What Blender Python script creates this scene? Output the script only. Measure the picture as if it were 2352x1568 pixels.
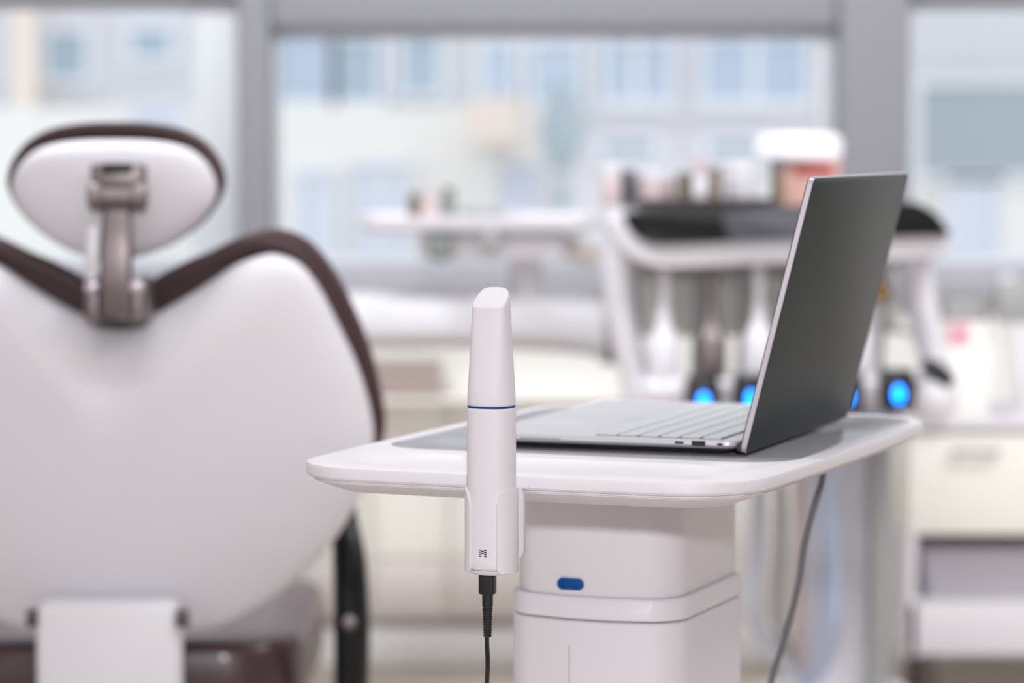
import bpy, bmesh, math, random
from math import sin, cos, pi, radians, sqrt
from mathutils import Vector, Matrix

random.seed(4)
for o in list(bpy.data.objects):
    bpy.data.objects.remove(o)
SC = bpy.context.scene
COL = SC.collection

# ------------------------------------------------------------------ camera
CAM_H, F_PX, HORIZON = 1.08, 7000.0, 315.0
PITCH = math.atan((784 - HORIZON) / F_PX)
cd = bpy.data.cameras.new('camera')
cam = bpy.data.objects.new('camera', cd)
COL.objects.link(cam)
cam.location = (0, 0, CAM_H)
cam.rotation_euler = (pi / 2 - PITCH, 0, 0)
cd.sensor_width = 36.0
cd.lens = F_PX / 2352 * 36
cd.clip_start, cd.clip_end = 0.05, 200
cd.dof.use_dof = True
cd.dof.focus_distance = 2.485
cd.dof.aperture_fstop = 3.8
SC.camera = cam

# ------------------------------------------------------------------ sky, lamps, exposure
SC.view_settings.view_transform = 'Standard'
SC.view_settings.look = 'None'
SC.view_settings.gamma = 1.0
SC.view_settings.use_curve_mapping = False
SC.view_settings.exposure = 0.0
W = bpy.data.worlds.new('overcast_sky')
SC.world = W
W.use_nodes = True
bg = W.node_tree.nodes['Background']
bg.inputs['Color'].default_value = (0.93, 0.96, 1.0, 1)
bg.inputs['Strength'].default_value = 1.35


def lamp(name, loc, target, size, power, color, shape='DISK', size_y=None):
    ld = bpy.data.lights.new(name, 'AREA')
    ld.shape = shape
    ld.size = size
    if size_y:
        ld.size_y = size_y
    ld.energy = power
    ld.color = color
    o = bpy.data.objects.new(name, ld)
    COL.objects.link(o)
    o.location = loc
    d = Vector(target) - Vector(loc)
    o.rotation_euler = d.to_track_quat('-Z', 'Y').to_euler()
    return o


lamp('studio_lamp', (0.06, -1.2, 1.66), (0.0, 3.0, 0.8), 0.16, 73, (0.975, 0.965, 1.0))
lamp('ceiling_fill', (-0.3, 2.6, 2.66), (-0.3, 4.4, 0), 1.2, 15, (0.97, 1.0, 1.02), 'RECTANGLE', 0.3)  # added fill lights at ceiling height, this and the next, brighten the room
lamp('ceiling_fill', (1.4, 3.2, 2.66), (1.4, 4.8, 0), 1.2, 22, (0.97, 1.0, 1.02), 'RECTANGLE', 0.3)
lamp('ceiling_fill', (-0.9, 4.2, 2.66), (-0.6, 6.2, 0.1), 1.2, 66, (0.97, 1.0, 1.03), 'RECTANGLE', 0.3)  # added fill pair, aimed low to brighten the back wall
lamp('ceiling_fill', (1.9, 4.2, 2.66), (1.5, 6.2, 0.1), 1.2, 56, (0.97, 1.0, 1.03), 'RECTANGLE', 0.3)


# ------------------------------------------------------------------ helpers
def P(px, py, Y):
    """point at depth Y seen at photo pixel (px, py)"""
    u, v = (px - 1176) / F_PX, (784 - py) / F_PX
    d = Vector((u, cos(PITCH) + v * sin(PITCH), -sin(PITCH) + v * cos(PITCH)))
    return d * (Y / d.y) + Vector((0, 0, CAM_H))


def lin(h):
    h = h.lstrip('#')
    out = []
    for i in (0, 2, 4):
        c = int(h[i:i + 2], 16) / 255
        out.append(c / 12.92 if c <= .04045 else ((c + .055) / 1.055) ** 2.4)
    return (*out, 1)


def mat(name, col, rough=.45, metal=0, coat=0, var=.03, scale=30, bump=0, spec=.5, emit=None, es=0):
    m = bpy.data.materials.new(name)
    m.use_nodes = True
    nt = m.node_tree
    b = nt.nodes['Principled BSDF']
    b.inputs['Roughness'].default_value = rough
    b.inputs['Metallic'].default_value = metal
    b.inputs['Coat Weight'].default_value = coat
    b.inputs['Coat Roughness'].default_value = .12
    b.inputs['Specular IOR Level'].default_value = spec
    c = lin(col)
    tc = nt.nodes.new('ShaderNodeTexCoord')
    nz = nt.nodes.new('ShaderNodeTexNoise')
    nz.inputs['Scale'].default_value = scale
    nz.inputs['Detail'].default_value = 3
    nt.links.new(tc.outputs['Object'], nz.inputs['Vector'])
    mx = nt.nodes.new('ShaderNodeMix')
    mx.data_type = 'RGBA'
    mx.inputs['A'].default_value = tuple(min(1, x * (1 - var)) for x in c[:3]) + (1,)
    mx.inputs['B'].default_value = tuple(min(1, x * (1 + var)) for x in c[:3]) + (1,)
    nt.links.new(nz.outputs['Fac'], mx.inputs['Factor'])
    nt.links.new(mx.outputs['Result'], b.inputs['Base Color'])
    if bump:
        bp = nt.nodes.new('ShaderNodeBump')
        bp.inputs['Strength'].default_value = bump
        bp.inputs['Distance'].default_value = .002
        n2 = nt.nodes.new('ShaderNodeTexNoise')
        n2.inputs['Scale'].default_value = scale * 12
        nt.links.new(tc.outputs['Object'], n2.inputs['Vector'])
        nt.links.new(n2.outputs['Fac'], bp.inputs['Height'])
        nt.links.new(bp.outputs['Normal'], b.inputs['Normal'])
    if emit:
        b.inputs['Emission Color'].default_value = lin(emit)
        b.inputs['Emission Strength'].default_value = es
    return m


def glass_mat(name, tint=(1, 1, 1, 1), refl=.06):
    m = bpy.data.materials.new(name)
    m.use_nodes = True
    nt = m.node_tree
    nt.nodes.remove(nt.nodes['Principled BSDF'])
    tr = nt.nodes.new('ShaderNodeBsdfTransparent')
    tr.inputs['Color'].default_value = tint
    gl = nt.nodes.new('ShaderNodeBsdfGlossy')
    gl.inputs['Roughness'].default_value = .02
    fr = nt.nodes.new('ShaderNodeFresnel')
    fr.inputs['IOR'].default_value = 1.3
    ms = nt.nodes.new('ShaderNodeMixShader')
    nt.links.new(fr.outputs['Fac'], ms.inputs['Fac'])
    nt.links.new(tr.outputs['BSDF'], ms.inputs[1])
    nt.links.new(gl.outputs['BSDF'], ms.inputs[2])
    nt.links.new(ms.outputs['Shader'], nt.nodes['Material Output'].inputs['Surface'])
    return m


M = dict(
    white=mat('white_plastic', '#E6E2E8', .46, spec=.4, var=.01),
    white_matte=mat('white_matte_plastic', '#E4E0E6', .52, spec=.35, var=.01),
    tray_white=mat('tray_white', '#D6D4DA', .5, spec=.35, var=.01),
    white_satin=mat('white_satin_plastic', '#E6E2E8', .42, var=.01),
    white_gloss=mat('white_gloss_shell', '#DEDBE2', .5, spec=.4, var=.01),
    cream=mat('cream_paint', '#F6F3EC', .5, var=.02, scale=6),
    beige=mat('beige_paint', '#D9D0CB', .55, var=.03, scale=6),
    wall=mat('wall_paint', '#E6E3DF', .7, var=.02, scale=5),
    ceil=mat('ceiling_paint', '#EEEDEC', .8, var=.02, scale=5),
    floor=mat('vinyl_floor', '#BDB1A6', .45, var=.08, scale=9),
    alu=mat('grey_window_paint', '#8D8D94', .5, spec=.3, var=.02),
    sill=mat('grey_sill', '#A0A0A8', .5, var=.02),
    skirting=mat('white_skirting', '#F6F5F4', .45, var=.01),
    alu_light=mat('pale_window_paint', '#CBCFD5', .4, var=.02),
    leather=mat('brown_leather', '#432D2F', .45, spec=.4, var=.08, scale=40, bump=.12),
    steel=mat('brushed_steel', '#8A8081', .44, metal=1, var=.06, scale=60),
    dark_steel=mat('dark_steel', '#5A5454', .4, metal=1, var=.05),
    black=mat('black_plastic', '#17171A', .38, var=.1),
    black_gloss=mat('black_gloss', '#121315', .35, spec=.3, var=.05),
    rubber=mat('black_rubber', '#16161B', .55, var=.1),
    grey_cord=mat('grey_cord', '#6E7176', .5, var=.05),
    grey=mat('grey_plastic', '#9B9B9C', .45, var=.03),
    grey_mat=mat('grey_desk_mat', '#98979C', .16, var=.02),
    greydark=mat('dark_grey_plastic', '#4E4E58', .4, var=.05),
    blue_ring=mat('blue_anodised', '#0F4FA0', .25, metal=.6, var=.04),
    blue_badge=mat('blue_lens', '#034A90', .45, spec=.2, var=.15, scale=50),
    navy=mat('navy_print', '#111A4A', .5, var=.02),
    led=mat('blue_led', '#0A6CF0', .3, emit='#0078FF', es=9),
    silver=mat('silver_aluminium', '#CFCED4', .38, metal=.3, var=.02, scale=80),
    silver_edge=mat('polished_aluminium', '#CBC2CA', .3, metal=.5, var=.02, scale=80),
    gunmetal=mat('gunmetal_lid', '#323B3C', .42, metal=.25, spec=.22, var=.05, scale=8),
    key=mat('silver_key', '#C4C8CC', .45, var=.02),
    keybed=mat('key_bed', '#566063', .5, var=.02),
    screen=mat('black_screen', '#0C0D10', .1, coat=.4, var=.02),
    pink=mat('pink_label', '#CFA59A', .5, var=.05),
    red=mat('red_label', '#A44A46', .5, var=.05),
    lidwhite=mat('white_lid', '#F6F8FC', .35, var=.01),
    facade=mat('facade_render', '#D6D6DA', .8, var=.03, scale=.8),
    lilac_hose=mat('lilac_hose', '#C3C5D3', .45, var=.02),
    blue_hose=mat('blue_grey_hose', '#AEB9CF', .45, var=.02),
    shop=mat('pale_shop_glass', '#DCE1EC', .3, var=.04, scale=1),
    greygreen=mat('grey_metal_tool', '#8C8F90', .4, var=.03),
    win_grey=mat('far_window_glass_grey', '#AAB4B9', .3, var=.12, scale=.9),
    annex=mat('annex_render', '#E2DFE2', .8, var=.02, scale=.8),
    seat_leather=mat('seat_leather', '#432C2E', .36, coat=.22, var=.08, scale=40, bump=.08),
    facade_w=mat('facade_white', '#F3F1EC', .8, var=.04, scale=.6),
    facade_c=mat('facade_cream', '#F3E4D6', .8, var=.03, scale=.8),
    win_blue=mat('far_window_glass', '#A9BAC6', .25, var=.2, scale=.9),
    win_peri=mat('far_window_glass_pale', '#B9C6D6', .25, var=.15, scale=.9),
    far_frame=mat('far_window_frame', '#EDEEF2', .6, var=.02),
    pavement=mat('pavement', '#D8D6D2', .8, var=.05, scale=1.5),
    gap_tone=mat('far_gap_shade', '#B2BEC4', .9, var=.2, scale=6),  # blue-grey of the shadow between the buildings
    tray_shade=mat('under_tray_shade', '#BDBEB9', .5, var=.03),  # shadow under the unit tray, put in as a colour
    brown=mat('brown_glass', '#6E6250', .3, var=.06),
    green=mat('green_grey_plastic', '#757B76', .4, var=.06),
    rose=mat('rose_plastic', '#C4B2B4', .45, var=.03),
    pinkbox=mat('pink_card', '#D7A0AF', .5, var=.05),
    pane=glass_mat('window_glass', (.97, .985, 1, 1)),
)
WM = {}          # world matrices of the empties


def thing(name, label, cat, loc=(0, 0, 0), rotz=0, group=None):
    o = bpy.data.objects.new(name, None)
    COL.objects.link(o)
    o.empty_display_size = .05
    o.location = loc
    o.rotation_euler = (0, 0, rotz)
    WM[o.name] = Matrix.Translation(Vector(loc)) @ Matrix.Rotation(rotz, 4, 'Z')
    o['label'] = label
    o['category'] = cat
    if group:
        o['group'] = group
    return o


def tag(o, label=None, cat=None, group=None, kind=None):
    for k, v in (('label', label), ('category', cat), ('group', group), ('kind', kind)):
        if v:
            o[k] = v
    return o


def obj(name, bm, m, parent=None, local=False, smooth=40, label=None, origin=None):
    """one mesh object; bm is in world space unless local=True (then in the parent's space)"""
    bmesh.ops.recalc_face_normals(bm, faces=bm.faces)
    loc = Vector((0, 0, 0))
    if parent is not None and not local:
        bm.transform(WM[parent.name].inverted())
    if parent is None and origin is not None:
        loc = Vector(origin)
        bm.transform(Matrix.Translation(-loc))
    me = bpy.data.meshes.new(name)
    bm.to_mesh(me)
    bm.free()
    me.materials.append(M[m] if isinstance(m, str) else m)
    if smooth:
        me.shade_smooth()
        me.set_sharp_from_angle(angle=radians(smooth))
    o = bpy.data.objects.new(name, me)
    COL.objects.link(o)
    o.location = loc
    if parent is not None:
        o.parent = parent
        WM[o.name] = WM[parent.name].copy()
    else:
        WM[o.name] = Matrix.Translation(loc)
    if label:
        o['label'] = label
    return o


def struct(name, bm, m, parent=None, **k):
    o = obj(name, bm, m, parent, **k)
    if parent is None:
        o['kind'] = 'structure'
    return o


def NB():
    return bmesh.new()


def box(bm, x0, x1, y0, y1, z0, z1, bev=0, seg=2, mtx=None):
    r = bmesh.ops.create_cube(bm, size=1)
    vs = r['verts']
    for v in vs:
        v.co = Vector((x0 + (v.co.x + .5) * (x1 - x0), y0 + (v.co.y + .5) * (y1 - y0), z0 + (v.co.z + .5) * (z1 - z0)))
    if bev:
        es = list({e for v in vs for e in v.link_edges})
        g = bmesh.ops.bevel(bm, geom=es, offset=bev, segments=seg, profile=.5, affect='EDGES')
        vs = list({v for f in g['faces'] for v in f.verts} | {v for v in vs if v.is_valid})
    if mtx is not None:
        bmesh.ops.transform(bm, matrix=mtx, verts=[v for v in vs if v.is_valid])
    return bm


def bx(*a, **k):
    return box(NB(), *a, **k)


def loft(bm, rings, cap0=True, cap1=True, closed=True):
    R = [[bm.verts.new(p) for p in r] for r in rings]
    n = len(R[0])
    for a, b in zip(R, R[1:]):
        for i in range(n if closed else n - 1):
            j = (i + 1) % n
            bm.faces.new((a[i], a[j], b[j], b[i]))
    if cap0:
        bm.faces.new(R[0][::-1])
    if cap1:
        bm.faces.new(R[-1])
    return bm


def rrect(w, d, r, n=6, bow=0, cx=0, cy=0):
    r = min(r, w / 2 - 1e-5, d / 2 - 1e-5)
    out = []
    for sx, sy, a0 in ((1, -1, -90), (1, 1, 0), (-1, 1, 90), (-1, -1, 180)):
        for i in range(n + 1):
            a = radians(a0 + 90 * i / n)
            out.append((sx * (w / 2 - r) + r * cos(a), sy * (d / 2 - r) + r * sin(a)))
    if bow:
        pts = []
        for (a, b), (c, e) in zip(out, out[1:] + out[:1]):
            m = max(1, int(math.hypot(c - a, e - b) / .03))
            for k in range(m):
                pts.append((a + (c - a) * k / m, b + (e - b) * k / m))
        out = [(x * (1 + bow * (1 - (y / (d / 2)) ** 2) / (w / 2)), y * (1 + bow * (1 - (x / (w / 2)) ** 2) / (d / 2))) for x, y in pts]
    return [(x + cx, y + cy) for x, y in out]


def sellipse(w, d, e, n=32):
    out = []
    for i in range(n):
        a = 2 * pi * i / n
        c, s = cos(a), sin(a)
        out.append((w / 2 * math.copysign(abs(c) ** (2 / e), c), d / 2 * math.copysign(abs(s) ** (2 / e), s)))
    return out


def lathe(bm, prof, n=24, at=(0, 0, 0), axis='Z'):
    at = Vector(at)
    rings = []
    for r, h in prof:
        ring = []
        for i in range(n):
            a = 2 * pi * i / n
            p = {'Z': (r * cos(a), r * sin(a), h), 'X': (h, r * cos(a), r * sin(a)), 'Y': (r * sin(a), h, r * cos(a))}[axis]
            ring.append(at + Vector(p))
        rings.append(ring)
    return loft(bm, rings)


def catmull(pts, n=8, closed=False):
    pts = [Vector(p) for p in pts]
    N = len(pts)
    out = []
    for i in range(N if closed else N - 1):
        g = (lambda k: pts[k % N]) if closed else (lambda k: pts[max(0, min(N - 1, k))])
        p0, p1, p2, p3 = g(i - 1), g(i), g(i + 1), g(i + 2)
        for k in range(n):
            t = k / n
            out.append(.5 * ((2 * p1) + (p2 - p0) * t + (2 * p0 - 5 * p1 + 4 * p2 - p3) * t * t + (3 * p1 - p0 - 3 * p2 + p3) * t ** 3))
    if not closed:
        out.append(pts[-1])
    return out


def tube(bm, pts, r, n=12, smooth=6, ry=None):
    """swept round (or elliptical) bar; r is one radius or one per control point"""
    C = catmull(pts, smooth) if smooth else [Vector(p) for p in pts]
    N = len(pts)
    rings = []
    side = None
    for i, c in enumerate(C):
        t = (C[min(i + 1, len(C) - 1)] - C[max(i - 1, 0)]).normalized()
        if side is None:
            side = t.cross(Vector((0, 1, 0)) if abs(t.y) < .9 else Vector((1, 0, 0))).normalized()
        side = (side - t * side.dot(t)).normalized()
        b = t.cross(side)
        f = i / (len(C) - 1) * (N - 1)
        k = min(int(f), N - 2)
        rr = r if not isinstance(r, (list, tuple)) else r[k] + (r[k + 1] - r[k]) * (f - k)
        r2 = rr * (ry or 1)
        rings.append([c + side * rr * cos(2 * pi * j / n) + b * r2 * sin(2 * pi * j / n) for j in range(n)])
    return loft(bm, rings)


def pillow(bm, outline, center, front, back):
    """closed shell: outline ring shrunk towards center; front/back = lists of (scale, dy)"""
    rings = []
    for s, dy in list(front)[::-1] + list(back):
        rings.append([center + (p - center) * s + Vector((0, dy, 0)) for p in outline])
    return loft(bm, rings)


def prism_xz(bm, outline, y0, y1, bev=0):
    """outline: list of (x, z); extruded along Y with a soft edge"""
    c = Vector((sum(p[0] for p in outline) / len(outline), 0, sum(p[1] for p in outline) / len(outline)))
    O = [Vector((x, 0, z)) for x, z in outline]

    def ring(y, inset):
        return [p + (c - p).normalized() * inset + Vector((0, y, 0)) for p in O]
    if bev:
        rs = [ring(y0, bev), ring(y0 + bev * .3, bev * .3), ring(y0 + bev, 0), ring(y1 - bev, 0), ring(y1 - bev * .3, bev * .3), ring(y1, bev)]
    else:
        rs = [ring(y0, 0), ring(y1, 0)]
    return loft(bm, rs)


def dup(root, loc, label=None):
    r = root.copy()
    COL.objects.link(r)
    r.location = loc
    if label:
        r['label'] = label
    for ch in list(root.children):
        c = ch.copy()
        COL.objects.link(c)
        c.parent = r
    return r


# ================================================================== THE SETTING
WY = 6.2                     # inner face of the window wall
struct('floor', bx(-4.5, 4.5, -4, WY + .3, -.1, 0), 'floor', smooth=0)
struct('ceiling', bx(-4.5, 4.5, -4.0, WY + .3, 2.7, 2.8), 'ceil', smooth=0)
struct('wall_left', bx(-4.6, -4.5, -1.2, WY + .3, 0, 2.7), 'wall', smooth=0)
struct('wall_rear', bx(-2.6, 4.5, -4.1, -4.0, 0, 2.7), 'wall', smooth=0)
struct('wall_right', bx(4.5, 4.6, -4, WY + .3, 0, 2.7), 'wall', smooth=0)
sill_z = P(1100, 612, WY).z
head_z = P(1100, 62, WY).z
xl0, xl1 = P(545, 300, WY).x, P(622, 300, WY).x       # post between window 1 and 2
xr0, xr1 = P(1925, 300, WY).x, P(2088, 300, WY).x     # post between window 2 and 3
struct('wall_back', bx(-4.5, 4.5, WY, WY + .3, 0, sill_z - .06), 'wall', smooth=0)
top1_z = P(200, -4, WY).z
struct('trim_1', bx(-4.5, 4.5, WY - .05, WY + .3, sill_z - .06, sill_z, bev=.006), 'sill')
struct('trim_2', bx(xl0, xl1, WY - .02, WY + .22, sill_z, 2.7, bev=.01), 'alu')
struct('trim_3', bx(xr0, xr1, WY - .02, WY + .22, sill_z, 2.7, bev=.01), 'alu')
struct('trim_4', bx(xl1, xr0, WY, WY + .2, head_z, head_z + .16, bev=.008), 'alu')
struct('trim_5', bx(-4.5, xl0, WY, WY + .2, top1_z, top1_z + .16, bev=.008), 'alu')
struct('trim_6', bx(xr1, 4.5, WY, WY + .2, top1_z, top1_z + .16, bev=.008), 'alu')
struct('baseboard_back', bx(-4.5, 4.5, WY - .03, WY, 0, .085, bev=.006), 'skirting')


def window(name, x0, x1, z0, z1, fl, fr, ft=.02, fb=.02):
    w = bpy.data.objects.new(name, None)
    COL.objects.link(w)
    w.location = ((x0 + x1) / 2, WY + .1, z0)
    WM[w.name] = Matrix.Translation(w.location)
    w['kind'] = 'structure'
    y0, y1 = WY + .05, WY + .12
    obj('frame_side', bx(x0, x0 + fl, y0, y1, z0, z1, bev=.004), 'alu_light', w)
    obj('frame_side', bx(x1 - fr, x1, y0, y1, z0, z1, bev=.004), 'alu_light', w)
    obj('frame_rail', bx(x0 + fl, x1 - fr, y0, y1, z0, z0 + fb, bev=.004), 'alu_light', w)
    obj('frame_rail', bx(x0 + fl, x1 - fr, y0, y1, z1 - ft, z1, bev=.004), 'alu_light', w)
    obj('glass_pane', bx(x0 + fl, x1 - fr, WY + .082, WY + .088, z0 + fb, z1 - ft), 'pane', w, smooth=0)
    return w


window('window_1', -4.5, xl0, sill_z, top1_z, .05, .095)
window('window_2', xl1, xr0, sill_z, head_z, .012, .04)
window('window_3', xr1, 4.5, sill_z, top1_z, .015, .05)
up = head_z + .16
window('window_4', xl1, xr0, up, 2.55, .03, .03)
window('window_5', -4.5, xl0, top1_z + .16, 2.55, .05, .05)
window('window_6', xr1, 4.5, top1_z + .16, 2.55, .03, .05)
struct('wall_upper', bx(-4.5, 4.5, WY + .02, WY + .3, 2.55, 2.7), 'wall', smooth=0)

# ------------------------------------------------------------------ outside
tag(obj('pavement', bx(-30, 30, WY + .3, 60, -3.3, -3.0), 'pavement', smooth=0), kind='structure')
BY = 16.0
b1 = thing('office_building', 'pale building with bluish windows across the street, filling all three windows', 'building', (0, BY, -3))
obj('facade', bx(-14, 14, BY, BY + 6, -3, 9), 'facade', b1, smooth=0)
obj('ground_storey', bx(-14, 14, BY - .35, BY, -3, P(900, 245, BY).z), 'facade_w', b1, smooth=0)


def far_window(px0, py0, px1, py1, m, Y=BY, parent=b1, n=1):
    a, b = P(px0, py1, Y), P(px1, py0, Y)
    f = NB()
    fw = .035
    for q in ((a.x - fw, a.x, a.z - fw, b.z + fw), (b.x, b.x + fw, a.z - fw, b.z + fw), (a.x, b.x, a.z - fw, a.z), (a.x, b.x, b.z, b.z + fw)):
        box(f, q[0], q[1], Y - .06, Y + .02, q[2], q[3])
    for k in range(1, n):
        x = a.x + (b.x - a.x) * k / n
        box(f, x - .02, x + .02, Y - .05, Y, a.z, b.z)
    w = obj('window', f, 'far_frame', parent, smooth=0)
    obj('pane', bx(a.x, b.x, Y - .03, Y - .01, a.z, b.z), m, w, smooth=0)


for q in ((110, 72, 200, 180, 'win_blue', 1), (305, 70, 395, 130, 'win_blue', 1), (640, 85, 760, 228, 'win_peri', 1),
          (775, 90, 870, 228, 'win_blue', 1), (925, 80, 1010, 215, 'win_blue', 1), (1110, 100, 1180, 225, 'win_peri', 1),
          (1225, 100, 1330, 228, 'win_peri', 1), (1390, 95, 1535, 228, 'win_peri', 2), (1615, 90, 1850, 228, 'win_peri', 2),
          (2110, 195, 2440, 400, 'win_grey', 1), 
          (2560, 90, 2700, 228, 'win_peri', 1), (690, 400, 760, 640, 'shop', 1), (820, 380, 930, 640, 'shop', 2), (1150, 380, 1240, 640, 'shop', 1), (310, 250, 420, 520, 'shop', 1), (2180, 420, 2290, 640, 'shop', 1)):
    far_window(*q[:5], n=q[5], Y=BY if q[1] < 190 else BY - .36)
a, b = P(35, 260, BY - .2), P(75, -60, BY - .2)
obj('pilaster', bx(a.x, b.x, BY - .22, BY, -3, b.z + 4), 'facade_c', b1, smooth=0)
a, b = P(1085, 330, BY - .4), P(1190, 225, BY - .4)
obj('awning', bx(a.x, b.x, BY - .8, BY - .35, a.z, b.z), 'facade_c', b1, smooth=0)
AY = 12.5
b2 = thing('annex_building', 'low plain white building behind the delivery unit, outside the middle window', 'building', (2.1, AY, -3))
a, b = P(1322, 520, AY), P(2000, 242, AY)
obj('wall_block', bx(a.x, b.x, AY, AY + 2.5, -3, b.z - .05), 'annex', b2, smooth=0)
obj('roof_edge', bx(a.x - .04, b.x + .04, AY - .05, AY + 2.5, b.z - .05, b.z), 'facade', b2, smooth=0)
far_window(1385, 325, 1500, 352, 'win_blue', AY, b2)
far_window(1625, 325, 1760, 352, 'win_blue', AY, b2)
a, b = P(1262, 350, 11.8), P(1318, 235, 11.8)
hd = thing('gap_shade', 'blue-grey shape for the shadow left of the low white building, outside the middle window', 'shadow shape', ((a.x + b.x) / 2, 11.8, -3))  # solid added to colour in the shadow between the two buildings
t = NB()
bmesh.ops.create_icosphere(t, subdivisions=4, radius=1)
for v in t.verts:
    k = 1 + .12 * sin(v.co.x * 9 + v.co.z * 7) * cos(v.co.y * 8 + v.co.z * 5)
    v.co = Vector((v.co.x * .08 * k, v.co.y * .08 * k, v.co.z * .17 * k)) + Vector(((a.x + b.x) / 2, 11.8, (a.z + b.z) / 2))
obj('shade_body', t, 'gap_tone', hd)
obj('shade_stem', tube(NB(), [((a.x + b.x) / 2, 11.8, -3), ((a.x + b.x) / 2 + .03, 11.8, -1), ((a.x + b.x) / 2, 11.8, b.z - .3)], [.06, .045, .03], 10), 'gap_tone', hd)

# ================================================================== THE CART
CX, CY, CYAW = .1128, 2.7958, radians(-21.8)
TOP = .803
cart = thing('instrument_cart', 'white mobile cart with rounded top and blue badge, carrying the laptop', 'cart', (CX, CY, 0), CYAW)
TW, TD, TR, TB = .4096, .6376, .066, .0064


def ring3(inset, z):
    return [(x, y, z) for x, y in rrect(TW - 2 * inset, TD - 2 * inset, max(.02, TR - inset), 10, TB)]


slab = loft(NB(), [ring3(.006, TOP - .0125), ring3(.0015, TOP - .0118), ring3(0, TOP - .0098), ring3(0, TOP - .0028), ring3(.0009, TOP - .0009), ring3(.003, TOP)])
top = obj('tabletop', slab, 'white', cart, local=True)


def cut(target, cutters):
    for i, c in enumerate(cutters):
        md = target.modifiers.new('cut%d' % i, 'BOOLEAN')
        md.operation = 'DIFFERENCE'
        md.solver = 'EXACT'
        md.object = c
    bpy.context.view_layer.update()
    dg = bpy.context.evaluated_depsgraph_get()
    me = bpy.data.meshes.new_from_object(target.evaluated_get(dg))
    target.modifiers.clear()
    me.shade_smooth()
    me.set_sharp_from_angle(angle=radians(28))
    target.data = me
    for c in cutters:
        bpy.data.objects.remove(c)


def ringz(w, d, r, z, cx, cy):
    return [(x, y, z) for x, y in rrect(w, d, r, 10, 0, cx, cy)]


# shallow grip dish along the front, and the recess that takes the grey mat
dish = obj('cutter', loft(NB(), [ringz(.30, .075, .037, TOP - .0045, 0, -.243), ringz(.315, .092, .045, TOP - .003, 0, -.243), ringz(.326, .103, .05, TOP, 0, -.243), ringz(.33, .107, .05, TOP + .01, 0, -.243)]), 'white', cart, local=True)
rec = obj('cutter', loft(NB(), [ringz(.384, .463, .05, TOP - .002, 0, .073), ringz(.390, .469, .052, TOP + .01, 0, .073)]), 'white', cart, local=True)
cut(top, [dish, rec])
obj('desk_mat', loft(NB(), [ringz(.383, .462, .05, TOP - .002, 0, .073), ringz(.383, .462, .05, TOP - .0004, 0, .073), ringz(.382, .461, .05, TOP, 0, .073)]), 'grey_mat', cart, local=True, label='grey inset mat')
obj('under_shell', loft(NB(), [ring3(.036, .7775), ring3(.033, .778), ring3(.0075, .7872), ring3(.0062, .7880), ring3(.0066, .7884), ring3(.0052, .7892), ring3(.0048, .7915)]), 'white_satin', cart, local=True)


def colring(w, d, r, z):
    out = []
    for x, y in rrect(w, d, r, 10, 1e-6):
        k = 1 + .018 * (1 - min(1, abs(x) / (w / 2)) ** 2) / (d / 2)
        out.append((x - .0045, y * k - .001, z))
    return out


CW, CD = .167, .198
obj('upper_cover', loft(NB(), [colring(CW - .012, CD - .012, .024, .672), colring(CW - .009, CD - .009, .025, .675), colring(CW - .009, CD - .009, .025, .779)]), 'white_satin', cart, local=True)
obj('collar', loft(NB(), [colring(CW - .004, CD - .004, .025, .6515), colring(CW, CD, .026, .6525), colring(CW, CD, .026, .6695), colring(CW - .003, CD - .003, .025, .6715)]), 'white_satin', cart, local=True)
colb = obj('lower_column', loft(NB(), [colring(CW, CD, .026, .09), colring(CW, CD, .026, .6485), colring(CW - .003, CD - .003, .025, .6503)]), 'white_satin', cart, local=True)
obj('column_core', loft(NB(), [colring(CW - .012, CD - .012, .024, .64), colring(CW - .012, CD - .012, .024, .68)]), 'grey', cart, local=True)
bw = P(1322, 1347, 2.71)
lb = WM[cart.name].inverted() @ bw
fy = -(CD - .009) / 2 - .001 - .018 * (1 - ((lb.x + .0045) / (CW / 2)) ** 2)
bd = NB()
ring = [(lb.x + x, z + .6825) for x, z in rrect(.0252, .0105, .0052, 8)]
loft(bd, [[(x, fy + .008, z) for x, z in ring], [(x, fy - .0012, z) for x, z in ring], [(lb.x + (x - lb.x) * .92, fy - .0018, .6825 + (z - .6825) * .85) for x, z in ring]])
obj('badge', bd, 'blue_badge', cart, local=True, label='blue oval badge')
obj('panel_seam', bx(lb.x - .0002, lb.x + .0004, fy - .0046, fy + .004, .12, .628), 'grey', cart, local=True)
obj('base_plate', loft(NB(), [ringz(.38, .5, .06, .055, 0, .0), ringz(.38, .5, .06, .085, 0, 0), ringz(.34, .46, .05, .095, 0, 0)]), 'white_satin', cart, local=True)
for sx in (-1, 1):
    for sy in (-1, 1):
        cs = NB()
        lathe(cs, [(.002, -.012), (.022, -.012), (.0245, -.008), (.0245, .008), (.022, .012), (.002, .012)], 20, (sx * .15, sy * .2, .0245), 'X')
        box(cs, sx * .15 - .016, sx * .15 + .016, sy * .2 - .012, sy * .2 + .012, .044, .056)
        obj('caster', cs, 'grey', cart, local=True)

# ------------------------------------------------------------------ holder + scanner (in the cart's frame)
sp = P(1129, 1200, 2.468)
sl = WM[cart.name].inverted() @ sp
SX, SY = sl.x, sl.y


def zat(py, Y=2.462):
    return P(1129, py, Y).z


hold = thing('scanner_holder', 'white C-shaped scanner holder clipped to the front edge of the cart', 'holder', (sp.x, sp.y, zat(1318)), CYAW)
HZ0 = zat(1318)
scan = thing('handheld_scanner', 'white handheld dental scanner with thin blue ring, standing in the holder', 'scanner', (sp.x, sp.y, zat(1307)), CYAW)
SZ0 = zat(1307)


def zs(py):
    return zat(py) - SZ0


def zh(py):
    return zat(py) - HZ0


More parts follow.
